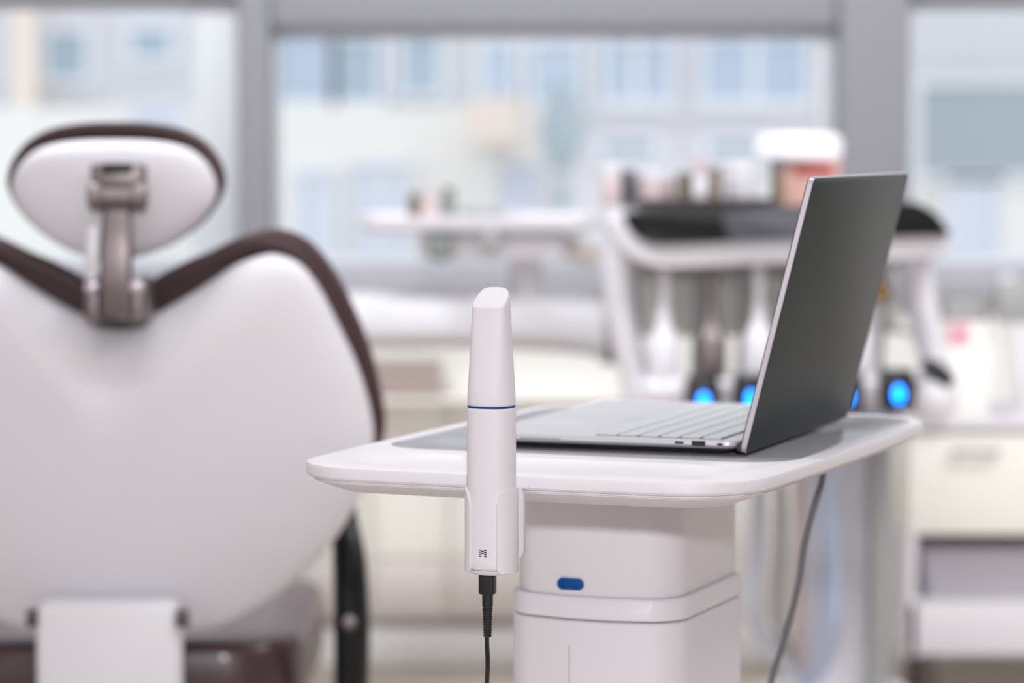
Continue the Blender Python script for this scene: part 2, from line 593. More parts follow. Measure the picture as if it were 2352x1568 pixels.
mm = 2.468 / 7000


def sr(wpx, dpx, e, py, dx=0, dy=0):
    return [(x + dx * mm, y + dy * mm, zs(py)) for x, y in sellipse(wpx * mm, dpx * mm, e, 48)]


obj('handle', loft(NB(), [sr(96, 92, 2.4, 1307), sr(103, 98, 2.4, 1305.5), sr(107, 103, 2.4, 1301), sr(109, 104, 2.4, 1290), sr(110, 106, 2.4, 1180), sr(110, 106, 2.4, 1000), sr(109.5, 106, 2.4, 945), sr(109, 106, 2.4, 937.5), sr(106, 103, 2.4, 935)]), 'white_matte', scan, local=True)
obj('ring', loft(NB(), [sr(104, 101, 2.4, 937), sr(108, 105, 2.4, 936.4), sr(108.6, 105.6, 2.4, 934.5), sr(108.6, 105.6, 2.4, 931.8), sr(104, 101, 2.4, 931)]), 'blue_ring', scan, local=True, label='thin metallic blue ring')
tipr = [sr(105, 101, 2.4, 931.6), sr(108, 104, 2.4, 929.5), sr(108.5, 105, 2.4, 922), sr(107.5, 104, 2.42, 905), sr(105, 100, 2.5, 885), sr(101, 93, 2.65, 860), sr(97, 86, 2.9, 830), sr(93.5, 80, 3.1, 800), sr(89, 72, 3.4, 760), sr(85.5, 66, 3.7, 725), sr(84, 63, 3.8, 712)]
tb = NB()
# slanted tip: the front of the top is cut back to a flat sloping window
last = tipr[-1]


def slant(py_f, py_b, k, taper):
    out = []
    for x, y, z in last:
        f = max(0, min(1, .5 - y / (63 * mm)))          # 1 at the front, 0 at the back
        out.append((x * k * (1 - taper * (1 - f) ** 1.5), y * k, zs(py_f * f + py_b * (1 - f))))
    return out


loft(tb, tipr + [slant(709.5, 684, 1.0, .03), slant(707.5, 669, .995, .1), slant(705.5, 663.5, .965, .14), slant(703.5, 661, .90, .17)])
obj('tip_sleeve', tb, 'white_matte', scan, local=True)
# emblem: dashes in three columns on the front of the handle
lg = NB()
cz = 1266
for cxp, rows in ((-7.2, (-7, -2.4, 2.2, 6.8)), (-.6, (-4.6, .1)), (6.0, (-7, -2.4, 2.2, 6.8))):
    for r_ in rows:
        x0, x1 = (cxp - 2.9) * mm, (cxp + 2.9) * mm
        yy = -53.15 * mm
        box(lg, x0, x1, yy - .00012, yy + .0015, zs(cz + r_ + 1.05), zs(cz + r_ - 1.05))
obj('emblem', lg, 'navy', scan, local=True, label='small navy emblem of dashes')


def cshell(bm, r0, r1, a0, a1, py0, py1, rc, n=60, m=14):
    """wall between radii around the scanner, open at the front, with rounded top corners"""
    L = r1 * (a1 - a0)

    def grid(r):
        G = []
        for i in range(n + 1):
            a = a0 + (a1 - a0) * i / n
            s = min(L * i / n, L - L * i / n)
            cut_ = rc - sqrt(max(0, rc * rc - (rc - s) ** 2)) if s < rc else 0
            zt = zh(py1) - cut_
            sb = min(rc * .35, L)
            cb = sb - sqrt(max(0, sb * sb - (sb - s) ** 2)) if s < sb else 0
            zb = zh(py0) + cb
            G.append([(r * sin(a), -r * cos(a), zb + (zt - zb) * j / m) for j in range(m + 1)])
        return G
    A, B = grid(r0), grid(r1)
    VA = [[bm.verts.new(p) for p in c] for c in A]
    VB = [[bm.verts.new(p) for p in c] for c in B]
    for i in range(n):
        for j in range(m):
            bm.faces.new((VA[i][j], VA[i][j + 1], VA[i + 1][j + 1], VA[i + 1][j]))
            bm.faces.new((VB[i][j], VB[i + 1][j], VB[i + 1][j + 1], VB[i][j + 1]))
        for j in (0, m):
            bm.faces.new((VA[i][j], VA[i + 1][j], VB[i + 1][j], VB[i][j]))
    for i in (0, n):
        for j in range(m):
            bm.faces.new((VA[i][j], VB[i][j], VB[i][j + 1], VA[i][j + 1]))
    bmesh.ops.bevel(bm, geom=[e for e in bm.edges if e.is_manifold and e.calc_face_angle(0) > 1.0], offset=.0007, segments=2, affect='EDGES', clamp_overlap=True)
    return bm


obj('cradle', cshell(NB(), 55.5 * mm, 62 * mm, radians(34), radians(326), 1313, 1121, .0125), 'white_matte', hold, local=True)


def hr(wpx, dpx, py):
    return [(x, y, zh(py)) for x, y in sellipse(wpx * mm, dpx * mm, 2.2, 40)]


obj('cup_bottom', loft(NB(), [hr(62, 60, 1320), hr(86, 84, 1318), hr(103, 101, 1312), hr(106, 104, 1307.2)]), 'white_matte', hold, local=True)
plate = [(x, zh(1296) + (zh(1120) - zh(1296)) / 2 + z) for x, z in rrect(.039, zh(1120) - zh(1296), .010, 6)]
py_ = -.325 - SY
pb = NB()
loft(pb, [[(x, py_ - .006, z) for x, z in plate], [(x, py_ - .001, z) for x, z in plate], [(x * .97, py_ + .0005, zh(1208) + (z - zh(1208)) * .985) for x, z in plate]])
obj('clip_plate', pb, 'white_matte', hold, local=True)
obj('clip_rib', bx(-.016, .016, 56 * mm, py_ - .004, zh(1280), zh(1135), bev=.002), 'white_matte', hold, local=True)
obj('clip_hook', bx(-.022, .022, py_ - .002, py_ + .0115, zh(1130), zh(1120.5), bev=.0008), 'white_matte', hold, local=True)

# scanner cable
cab = thing('scanner_cable', 'black cable plugged into the bottom of the white scanner', 'cable', (sp.x, sp.y, zat(1368)), CYAW)
CZ0 = zat(1368)


def zc(py):
    return zat(py) - CZ0


def cr(wpx, dpx, py, e=4, dx=0):
    return [(x + dx * mm, y, zc(py)) for x, y in sellipse(wpx * mm, dpx * mm, e, 28)]


ox = -10
obj('plug', loft(NB(), [cr(33, 24, 1367, 5, ox), cr(37, 27, 1365.5, 5, ox), cr(38.5, 28, 1362, 5, ox), cr(38.5, 28, 1317, 5, ox)]), 'black', cab, local=True)
rl = [cr(25, 21, 1366, 2.6, ox), cr(24.5, 21, 1392, 2.6, ox)]
for k in range(12):
    y0 = 1393 + k * 6.1
    w = 24.4 - k * .48
    rl += [cr(w, w * .86, y0, 2.4, ox), cr(w - .2, w * .86 - .2, y0 + 3.6, 2.4, ox), cr(w - 4.5, w * .86 - 4.5, y0 + 4.0, 2.4, ox), cr(w - 4.5, w * .86 - 4.5, y0 + 5.8, 2.4, ox)]
obj('strain_relief', loft(NB(), rl), 'black', cab, local=True, smooth=30)
pc = [P(1118, 1455, 2.468), P(1118.5, 1480, 2.469), P(1120, 1520, 2.475), P(1118.5, 1568, 2.49), P(1112, 1700, 2.53), P(1100, 1900, 2.6)]
pc += [Vector((-.035, 2.56, .2)), Vector((-.05, 2.5, .03)), Vector((-.12, 2.46, .004)), Vector((-.25, 2.5, .003)), Vector((-.45, 2.7, .003))]
obj('cord', tube(NB(), pc, .0019, 10, 8), 'rubber', cab)

# ------------------------------------------------------------------ power cord at the back of the cart
pw = NB()
pts = [P(1885, 1060, 2.84), P(1889, 1098, 2.85), P(1868, 1170, 2.87), P(1847, 1255, 2.9), P(1836, 1330, 2.92), P(1815, 1420, 2.95), P(1793, 1495, 2.97), P(1771, 1568, 3.0), P(1740, 1720, 3.03)]
pts += [Vector((.26, 3.08, .25)), Vector((.27, 3.15, .06)), Vector((.3, 3.3, .005)), Vector((.4, 3.6, .005))]
pts[0].z = .7775
tube(pw, pts, .0033, 12, 6)
tag(obj('power_cord', pw, 'grey_cord', origin=(.3, 3.3, 0)), 'thin grey power cord hanging from under the right side of the cart top', 'cord')

# ================================================================== LAPTOP
LA = radians(20.0)
LT = radians(14.1)
LW, LH, LD = .369, .2465, .243
hb = P(1700, 1043, 2.63)
lap = thing('laptop', 'open laptop with dark grey lid and silver keyboard on the cart top', 'laptop', (hb.x, hb.y, TOP), -LA)
# local frame: +x away from the user (behind the lid), +y along the hinge away from the camera, z up
LB, LZ = .0035, .0138        # underside, deck height above the table


def lring(inset, z, r=.012):
    return [(x, y, z) for x, y in rrect(LD - 2 * inset, LW - 2 * inset, r, 6, 0, -LD / 2 - .003, LW / 2)]


obj('base', loft(NB(), [lring(.006, .0063), lring(.0022, .0074), lring(0, .0096), lring(0, LZ - .0012), lring(.0008, LZ)]), 'silver', lap, local=True)
obj('underside', loft(NB(), [lring(.022, .0016), lring(.018, .0018), lring(.0105, .0036), lring(.0062, .0064)]), 'black', lap, local=True)
for fx, fy_ in ((-.225, .03), (-.225, LW - .03), (-.03, .03), (-.03, LW - .03)):
    obj('rubber_foot', lathe(NB(), [(.007, 0), (.0075, .0008), (.0075, .0022)], 14, (fx, fy_, 0)), 'rubber', lap, local=True)
KX0, KX1, KY0, KY1 = -.1365, -.0185, .010, LW - .012
kb = obj('keyboard_bed', bx(KX0, KX1, KY0, KY1, LZ - .0006, LZ + .00015, bev=.0001), 'keybed', lap, local=True)
obj('touchpad', bx(-.232, -.147, .09, .2, LZ - .0005, LZ + .0002, bev=.0002), 'silver', lap, local=True)
rows = 6
rp = (KX1 - KX0 - .003) / rows
key_mesh = {}


def keymesh(w, d):
    k = (round(w, 5), round(d, 5))
    if k not in key_mesh:
        bm = NB()
        loft(bm, [[(x, y, 0) for x, y in rrect(w, d, .0015, 2)], [(x, y, .0010) for x, y in rrect(w, d, .0015, 2)], [(x, y, .0014) for x, y in rrect(w - .001, d - .001, .0014, 2)]])
        me = bpy.data.meshes.new('key')
        bm.to_mesh(me)
        bm.free()
        me.materials.append(M['key'])
        me.shade_smooth()
        me.set_sharp_from_angle(angle=radians(30))
        key_mesh[k] = me
    return key_mesh[k]


for r_ in range(rows):
    n = (12, 16, 17, 18, 18, 19)[r_]
    span = KY1 - KY0 - .003
    ws = [1.0] * n
    if r_ == 0:
        ws = [1, 1, 1, 1, 1, 1, 1, 5.6, 1, 1, 1.3, 1.3]
    if r_ == 1:
        ws[-1] = 2.0
        ws[4] = 1.6
    if r_ == 2:
        ws[-1] = 1.6
    u = span / sum(ws)
    y = KY0 + .0015
    for w_ in ws:
        o = bpy.data.objects.new('key', keymesh(rp - .0024, u * w_ - .0024))
        COL.objects.link(o)
        o.parent = lap
        o.location = (KX0 + .0015 + rp * (r_ + .5), y + u * w_ / 2, LZ + .0001)
        y += u * w_


def port(name, x0, x1, z0, z1, m, r=.001, mat2=None):
    ring = [((x0 + x1) / 2 + x, (z0 + z1) / 2 + z) for x, z in rrect(x1 - x0, z1 - z0, r, 5)]
    return obj(name, loft(NB(), [[(x, .004, z) for x, z in ring], [(x, -.00025, z) for x, z in ring]]), m, lap, local=True)


lm = 2.64 / 7000 / cos(LA)
port('power_socket', -(1700 - 1648) * lm, -(1700 - 1661) * lm, .0097, .0118, 'rubber', .001)
port('usb_socket', -(1700 - 1591) * lm, -(1700 - 1622) * lm, .0086, .0131, 'black', .0005)
port('usb_c_socket', -(1700 - 1552) * lm, -(1700 - 1573) * lm, .0101, .0122, 'rubber', .0010)
port('card_slot', -.203, -.165, .0086, .0110, 'grey', .0004)
obj('hinge', lathe(NB(), [(.003, .004), (.0045, .0045), (.0045, LW - .0045), (.003, LW - .004)], 16, (-.0005, 0, .0085), 'Y'), 'dark_steel', lap, local=True)
u_ = Vector((sin(LT), 0, cos(LT)))
n_ = Vector((cos(LT), 0, -sin(LT)))          # towards the outside of the lid
LO = Vector((-.0005, 0, .0045))


def lidring(off, inset, r=.006):
    out = []
    for a_, b_ in rrect(LH - 2 * inset, LW - 2 * inset, r, 5, 0, LH / 2, LW / 2):
        out.append(LO + u_ * a_ + n_ * off + Vector((0, b_, 0)))
    return out


obj('lid_frame', loft(NB(), [lidring(0, .0006), lidring(.0004, 0), lidring(.0046, 0), lidring(.005, .0004)]), 'silver_edge', lap, local=True)
obj('lid_cover', loft(NB(), [lidring(.0048, .0004), lidring(.0054, .0004), lidring(.0058, .0012)]), 'gunmetal', lap, local=True, label='dark grey-green metal lid back')
obj('screen', loft(NB(), [lidring(-.0009, .0015), lidring(-.0007, .0008), lidring(.0002, .0008)]), 'screen', lap, local=True, label='black glass screen')

# ================================================================== DENTAL CHAIR
CHY = 3.8
ch = thing('dental_chair', 'dental chair seen from behind, white shell back with brown padding and small headrest', 'chair', (P(268, 1400, CHY).x, CHY + .25, 0))


def chp(px, py, Y0=CHY, lean=.00009):
    return P(px, py, Y0 + lean * (py - 1000))


def outline(right, cxp, n=6):
    """mirror right-half pixel points about x = cxp, smooth, as 3-D points on the leaning plane"""
    pts = [Vector((x, y, 0)) for x, y in right]
    left = [Vector((2 * cxp - p.x, p.y, 0)) for p in right_inner(right, cxp)[::-1]] if False else []
    full = pts + [Vector((2 * cxp - x, y, 0)) for x, y in right[::-1] if abs(x - cxp) > 1]
    return [chp(p.x, p.y) for p in catmull(full, n, True)]


shell_r = [(268, 746), (330, 732), (400, 697), (470, 655), (540, 609), (600, 587), (640, 585), (690, 607), (733, 660), (778, 747), (820, 838), (848, 930), (858, 1010), (846, 1095), (806, 1180), (750, 1262), (680, 1330), (590, 1396), (500, 1440), (400, 1456), (268, 1460)]
cush_r = [(268, 682), (330, 652), (400, 612), (470, 582), (540, 549), (600, 530), (648, 530), (706, 555), (756, 611), (801, 692), (843, 793), (869, 890), (881, 985), (856, 1085), (806, 1170), (740, 1250), (668, 1318), (580, 1382), (490, 1424), (400, 1438), (268, 1440)]
cc = chp(268, 1040)
so = outline(shell_r, 268)
co = outline(cush_r, 268)
obj('back_shell', pillow(NB(), so, cc, [(1, 0), (.995, -.006), (.985, -.012), (.965, -.019), (.93, -.027), (.87, -.037), (.78, -.048), (.66, -.058), (.5, -.067), (.3, -.073), (.1, -.075)], [(1.0, .012)]), 'white_gloss', ch)
obj('back_cushion', pillow(NB(), co, cc, [(.93, .004), (.97, .005), (.99, .009), (1.0, .018)], [(1.003, .035), (.99, .055), (.95, .068), (.8, .075), (.5, .07), (.1, .065)]), 'leather', ch)
head_o = [(262, 279), (340, 282), (412, 295), (466, 324), (500, 366), (514, 415), (500, 462), (466, 508), (414, 548), (350, 580), (262, 596)]
head_s = [(262, 320), (340, 322), (405, 331), (450, 350), (482, 384), (497, 426), (490, 466), (458, 510), (408, 550), (346, 582), (262, 598)]
hc = chp(262, 440)
ho, hs = outline(head_o, 262), outline(head_s, 262)
obj('headrest_shell', pillow(NB(), hs, hc, [(1, 0), (.985, -.007), (.95, -.014), (.88, -.021), (.75, -.028), (.55, -.033), (.3, -.036), (.1, -.037)], [(1.0, .008)]), 'white_gloss', ch)
obj('headrest_cushion', pillow(NB(), ho, hc, [(.9, .003), (.97, .004), (.99, .009), (1.0, .018)], [(1.0, .032), (.98, .048), (.9, .058), (.6, .062), (.1, .06)]), 'leather', ch)


def chbox(px0, py0, px1, py1, y0, y1, bev, nb=None):
    a, b = P(px0, py1, CHY + y0), P(px1, py0, CHY + y0)
    return box(nb or NB(), a.x, b.x, CHY + y0, CHY + y1, a.z, b.z, bev=bev)


hz = -.13
obj('bracket_fork', chbox(207, 376, 328, 436, hz, -.03, .005), 'steel', ch)
obj('bracket_slot', chbox(234, 375, 302, 398, hz - .003, hz + .02, .001), 'rubber', ch)
a = P(200, 450, CHY + hz)
b = P(338, 450, CHY + hz)
obj('hinge_barrel', lathe(NB(), [(.004, a.x), (.014, a.x + .001), (.0175, a.x + .005), (.0175, a.x + .016), (.0145, a.x + .018), (.0145, b.x - .018), (.0175, b.x - .016), (.0175, b.x - .005), (.014, b.x - .001), (.004, b.x)], 24, (0, CHY + hz + .005, a.z), 'X'), 'steel', ch)
st = NB()
loft(st, [[(P(268, py, CHY + hz).x + x, CHY + y_ + d_, P(268, py, CHY + hz).z) for x, d_ in rrect(w_ * .000543, .02, .006, 4)] for py, w_, y_ in ((474, 62, hz + .012), (500, 66, hz + .006), (560, 70, hz - .002), (640, 72, hz - .002), (715, 70, hz + .004), (722, 64, hz + .008))])
obj('neck_bar', st, 'steel', ch)
lv = P(216, 520, CHY + hz)
lv2 = P(212, 640, CHY + hz)
obj('release_lever', tube(NB(), [(lv.x, CHY + hz - .006, lv.z), ((lv.x + lv2.x) / 2, CHY + hz - .01, (lv.z + lv2.z) / 2), (lv2.x, CHY + hz - .006, lv2.z)], [.0075, .0085, .0065], 14, 6), 'white_gloss', ch)
for px in (213, 314):
    q = NB()
    p0, p1 = P(px, 742, CHY + hz), P(px, 640, CHY + hz)
    box(q, p0.x - .0105, p0.x + .0105, CHY + hz + .0, CHY + hz + .1, p0.z, p1.z, bev=.007, seg=3)
    obj('clamp_post', q, 'steel', ch)
    k = P(px, 657, CHY + hz)
    obj('clamp_knob', lathe(NB(), [(.003, .007), (.008, .005), (.0098, 0), (.0098, -.006), (.007, -.0105), (.002, -.012)][::-1], 16, (k.x, CHY + hz, k.z), 'Y'), 'silver_edge', ch)
obj('clamp_base', chbox(208, 715, 322, 744, hz + .01, -.02, .004), 'dark_steel', ch)
obj('lower_bracket', chbox(84, 1388, 408, 1900, -.095, -.02, .014), 'white_gloss', ch)
for px in (74, 418):
    k = P(px, 1420, CHY - .09)
    obj('hinge_pin', lathe(NB(), [(.004, -.008), (.011, -.007), (.011, .007), (.004, .008)], 18, (k.x, CHY - .085, k.z), 'X'), 'dark_steel', ch)
# seat cushion beyond the backrest
sx0, sx1 = P(268 - 420, 1450, CHY + .05).x, P(684, 1450, CHY + .05).x
sz = .436


def seatring(w_, l_, z, r=.1):
    return [(x, y, z) for x, y in rrect((sx1 - sx0) * w_, .62 * l_, r, 8, 0, (sx0 + sx1) / 2, CHY + .36)]


obj('seat_cushion', loft(NB(), [seatring(.92, .95, sz - .125), seatring(.97, .98, sz - .115), seatring(1.0, 1.0, sz - .09), seatring(1.01, 1.0, sz - .05), seatring(1.0, .995, sz - .016), seatring(.98, .983, sz - .005), seatring(.95, .965, sz - .0005), seatring(.7, .8, sz)]), 'seat_leather', ch)
obj('seat_pan', loft(NB(), [seatring(.8, .85, sz - .19, .08), seatring(.9, .93, sz - .17, .09), seatring(.9, .93, sz - .125, .09)]), 'white_gloss', ch)
ax = P(808, 1430, CHY + .1)
obj('armrest', tube(NB(), [(ax.x - .01, CHY + .16, .27), (ax.x - .002, CHY + .12, .36), (ax.x, CHY + .1, .45), (ax.x - .003, CHY + .11, .53), (ax.x - .012, CHY + .15, .585), (ax.x - .02, CHY + .28, .615), (ax.x - .02, CHY + .48, .62)], [.022, .0225, .0235, .022, .018, .016, .015], 20, 6, ry=1.1), 'black_gloss', ch)
obj('armrest_glint', lathe(NB(), [(.003, -.004), (.0085, -.003), (.009, .003), (.003, .004)], 16, (P(803, 1428, CHY + .075).x, CHY + .0745, P(803, 1428, CHY + .075).z), 'Y'), 'steel', ch)  # steel disc added as the highlight on the glossy armrest
obj('armrest_mount', bx(sx1 - .1, ax.x + .005, CHY + .13, CHY + .19, .265, .3, bev=.006), 'black', ch)
cxm = (sx0 + sx1) / 2
obj('pedestal', loft(NB(), [[(x, y, z) for x, y in rrect(w_, d_, .06, 8, 0, cxm, CHY + .3)] for w_, d_, z in ((.26, .4, .04), (.24, .36, .1), (.2, .3, .2), (.26, .4, .28))]), 'white_gloss', ch)
obj('floor_plate', loft(NB(), [[(x, y, z) for x, y in rrect(.5, .9, .12, 8, 0, cxm, CHY + .35)] for z in (0, .03, .04)]), 'white_gloss', ch)

# ================================================================== DELIVERY UNIT (behind the laptop)
UY = 5.0
un = thing('dental_delivery_unit', 'white dental delivery unit with black control panel and blue-lit instrument holders, behind the laptop', 'dental unit', (P(1830, 1000, UY).x, UY + .2, 0))


def up_(px, py, Y=UY):
    return P(px, py, Y)


def px_prism(pts, y0, y1, bev=0, n=4, Y=UY):
    q = [up_(p.x, p.y, Y) for p in catmull([(x, y, 0) for x, y in pts], n, True)]
    return prism_xz(NB(), [(p.x, p.z) for p in q], Y + y0, Y + y1, bev)


# tray body: deep white shell whose front carries the black panel
obj('tray_body', px_prism([(1396, 510), (1408, 492), (1440, 486), (1700, 480), (2000, 476), (2090, 474), (2140, 482), (2176, 518), (2186, 560), (2165, 585), (2080, 596), (1800, 607), (1560, 614), (1480, 608), (1430, 580), (1402, 540)], 0, .42, .012), 'white_gloss', un)
obj('control_panel', px_prism([(1430, 497), (1440, 488), (1500, 484), (1800, 475), (2060, 464), (2110, 468), (2150, 492), (2177, 530), (2172, 540), (2100, 542), (1800, 550), (1540, 560), (1490, 556), (1455, 538)], -.014, .01, .004), 'black_gloss', un)
obj('display', px_prism([(1655, 484), (1668, 484), (1900, 478), (1905, 482), (1905, 540), (1900, 545), (1690, 552), (1680, 550), (1668, 530)], -.0165, -.012, .001, 3), 'greydark', un)
obj('tray_mat', bx(up_(1440, 470).x, up_(1900, 470).x, UY + .03, UY + .36, up_(1600, 484).z - .006, up_(1600, 484).z + .005, bev=.003), 'grey', un)
# side arms down to the holder bar
for sgn, pts in ((-1, [(1432, 560), (1428, 640), (1440, 760), (1462, 860), (1480, 925)]), (1, [(2110, 560), (2126, 640), (2150, 760), (2172, 850), (2180, 900)])):
    obj('side_arm', tube(NB(), [up_(x, y) + Vector((0, .12, 0)) for x, y in pts], [.03, .028, .026, .026, .03], 16, 6, ry=1.5), 'white_gloss', un)
obj('shade_plate', px_prism([(1470, 612), (1480, 606), (2080, 600), (2090, 606), (2120, 780), (2120, 790), (1500, 800), (1490, 790)], .28, .3, .004, 3), 'tray_shade', un)  # sheet coloured like the shadow below the tray
b0, b1_ = up_(1478, 935), up_(2190, 875)
obj('holder_bar', bx(b0.x, b1_.x, UY + .02, UY + .12, b0.z, b0.z + .045, bev=.014, seg=3), 'white_gloss', un)
obj('bar_end', lathe(NB(), [(.01, .07), (.034, .06), (.042, .03), (.042, -.03), (.034, -.06), (.01, -.07)], 20, (up_(2150, 915).x, UY + .06, up_(2150, 915).z), 'Y'), 'white_gloss', un)
obj('bar_clip', tube(NB(), [up_(2120, 838), up_(2150, 850), up_(2185, 880)], [.014, .016, .01], 12, 5), 'black', un)
for k in range(5):
    px = (1613, 1722, 1832, 1940, 2058)[k]
    py = 912 - 4.2 * k
    c = up_(px, py)
    h = NB()
    loft(h, [[(c.x + x, UY - .005 + y, c.z + z) for x, y in rrect(w_, d_, .012, 5)] for w_, d_, z in ((.045, .05, -.034), (.056, .06, -.02), (.058, .064, .02), (.05, .056, .034))])
    hold_ = obj('instrument_holder', h, 'black', un)
    e = NB()
    loft(e, [[(c.x + x * s, UY - .037 - dy, c.z - .004 + z * s) for x, z in sellipse(.015, .026, 2, 24)] for s, dy in ((1, -.004), (1, .003), (.8, .006), (.3, .0075))])
    obj('light', e, 'led', hold_)
    m_ = up_(px - 85, py)
    g = NB()
    lathe(g, [(.006, -.03), (.016, -.02), (.018, .0), (.026, .02), (.026, .085), (.02, .1), (.012, .115), (.009, .16), (.011, .2), (.004, .21)], 18, (m_.x, UY + .05, m_.z + .0))
    obj('handpiece', g, 'white_gloss' if k % 2 == 0 else 'steel', un)
    w = NB()
    tube(w, [(c.x - .01, UY + .12, c.z - .03), (c.x - .005, UY + .16, c.z + .05), (c.x + .004, UY + .2, c.z + .15), (c.x, UY + .25, c.z + .24)], .0055, 10, 6)
    obj('whip_arm', w, 'grey', un)
    q = NB()
    hx_ = (1738, 1790, 1832, 1872, 1908)[k]
    hr_ = (.013, .010, .009, .010, .02)[k]
    tube(q, [(c.x, UY + .06, c.z - .03), P(px * .5 + hx_ * .5, 985, UY + .1), P(hx_, 1090, UY + .16), P(hx_ + 3, 1250, UY + .18), P(hx_ - 2, 1430, UY + .18), Vector((P(1900, 1500, UY).x, UY + .3, .12))], hr_, 12, 6)
    obj('hose', q, ('lilac_hose', 'grey', 'rose', 'lilac_hose', 'blue_hose')[k], un)
# column and base
obj('column', loft(NB(), [[(x, y, z) for x, y in rrect(.135, .16, .03, 6, 0, up_(1985, 900).x, UY + .34)] for z in (.09, up_(1985, 600).z - .02)]), 'white_gloss', un)
obj('column_channel', bx(up_(2035, 900).x, up_(2085, 900).x, UY + .2, UY + .26, .09, up_(1985, 930).z, bev=.008), 'grey', un)
obj('unit_base', loft(NB(), [[(x, y, z) for x, y in rrect(.26, .42, .08, 8, 0, up_(1985, 900).x, UY + .34)] for z in (0, .06, .09)]), 'white_gloss', un)

# ---- things on its tray
tz = up_(1600, 484).z + .0055
tub = thing('wipes_tub', 'round tub with wide white lid and pink and red label on the delivery unit tray', 'tub', (up_(1852, 400).x, UY + .18, tz))
TY = UY + .18


def tp(px):
    return P(px, 400, TY)


tx = (tp(1772).x + tp(1932).x) / 2
r0 = (tp(1932).x - tp(1772).x) / 2
zl0, zl1 = P(1830, 362, TY).z, P(1830, 308, TY).z
obj('body', lathe(NB(), [(r0 * .9, tz), (r0 * .93, tz + .004), (r0, zl0)], 32, (tx, TY, 0)), 'pink', tub)
lx = (tp(1728).x + tp(1938).x) / 2
obj('lid', lathe(NB(), [(r0 * 1.12, zl0 - .004), (r0 * 1.22, zl0), (r0 * 1.26, zl0 + .012), (r0 * 1.24, zl1 - .008), (r0 * 1.1, zl1), (r0 * .3, zl1 + .002)], 32, (lx, TY, 0)), 'lidwhite', tub)
lb_ = NB()
rg = []
for i in range(15):
    a_ = radians(-24 + 66 * i / 14)
    rg.append([(tx + (r0 * 1.0 + d_) * sin(a_), TY - (r0 * 1.0 + d_) * cos(a_), z) for d_, z in ((-.002, zl0 - .03), (.001, zl0 - .03), (.001, zl0 - .01), (-.002, zl0 - .01))])
loft(lb_, rg)
obj('red_label', lb_, 'red', tub, label='dark red band of the label')


def pot(name, label, cat, px, w, y_top, m, mcap=None, cap=.25, dy=.1, grp=None):
    Y = UY + dy
    c = P(px, 440, Y)
    r = w / 2 * Y / 7000
    zt = P(px, y_top, Y).z
    h = zt - tz
    t = thing(name, label, cat, (c.x, Y, tz), 0, grp)
    hc_ = h * (1 - cap) if mcap else h
    obj('body', lathe(NB(), [(r * .9, 0), (r, h * .06), (r, hc_ - h * .04), (r * .86, hc_)], 22), m, t, local=True)
    if mcap:
        obj('cap', lathe(NB(), [(r * .8, hc_), (r * .95, hc_ + h * .02), (r * .95, h * .97), (r * .8, h)], 22), mcap, t, local=True)


pot('bottle', 'pale pink bottle at the left end of the delivery unit tray', 'bottle', 1404, 46, 378, 'rose', 'tray_white', .3, .08)
pot('beaker', 'slim dark grey beaker between the pale pink bottle and a wide pale jar', 'beaker', 1444, 34, 392, 'greydark', None, 0, .1)
pot('jar', 'wide pale rose jar, widest of the row on the delivery unit tray', 'jar', 1505, 88, 392, 'rose', 'tray_white', .3, .12)
pot('vial', 'small brown vial left of the round-topped white dispenser', 'vial', 1572, 38, 396, 'brown', 'brown', .25, .08)
pot('dispenser', 'white dispenser with a round knob top, tallest in the middle of the tray', 'dispenser', 1610, 40, 366, 'tray_white', 'rose', .35, .16)
pot('vial', 'small brown vial right of the round-topped white dispenser', 'vial', 1643, 30, 386, 'brown', 'brown', .25, .08)
pot('cup', 'plain white cup left of the lidded tub', 'cup', 1702, 78, 372, 'tray_white', 'tray_white', .12, .12)
pot('bottle', 'narrow dark brown bottle just in front of the lidded tub', 'bottle', 1784, 30, 366, 'brown', 'greydark', .2, .04)
q = NB()
c0, c1 = P(1450, 470, UY + .06), P(1780, 470, UY + .06)
loft(q, [[(x, y, z) for x, y in rrect(c1.x - c0.x - i_, .05 - i_, .01, 4, 0, (c0.x + c1.x) / 2, UY + .03 + .002)] for i_, z in ((.012, tz), (.004, tz + .006), (0, tz + .014), (.004, tz + .014), (.012, tz + .004))])
tag(obj('instrument_tray', q, 'steel', origin=((c0.x + c1.x) / 2, UY + .05, tz)), 'narrow shiny steel tray along the front of the delivery unit top', 'tray')

# ================================================================== ASSISTANT TABLE (behind the scanner)
AYT = 5.45
at = thing('assistant_table', 'white swing-arm side table with small containers, in front of the middle window', 'side table', (P(1150, 520, AYT).x, AYT + .2, 0))
a0, a1 = P(822, 520, AYT), P(1372, 520, AYT)
tzt = P(1000, 497, AYT).z
obj('table_plate', loft(NB(), [[(x, y, z) for x, y in rrect(a1.x - a0.x - i_, .26 - i_, .04, 6, 0, (a0.x + a1.x) / 2, AYT + .13)] for i_, z in ((.05, tzt - .03), (.012, tzt - .024), (0, tzt - .012), (0, tzt), (.008, tzt), (.02, tzt - .008))]), 'white_gloss', at)
q0, q1 = P(960, 600, AYT), P(1300, 530, AYT)
obj('valve_block', bx(q0.x, q1.x, AYT + .04, AYT + .2, q0.z, tzt - .028, bev=.012), 'white_gloss', at)
for px, py, r_, m_ in ((1012, 570, .024, 'green'), (1127, 552, .018, 'grey')):
    k = P(px, py, AYT)
    obj('knob', lathe(NB(), [(.004, -.03), (r_ * .8, -.028), (r_, -.02), (r_, .03), (.004, .045)], 18, (k.x, AYT + .02, k.z), 'Y'), m_, at)
aa = P(1330, 545, AYT + .1)
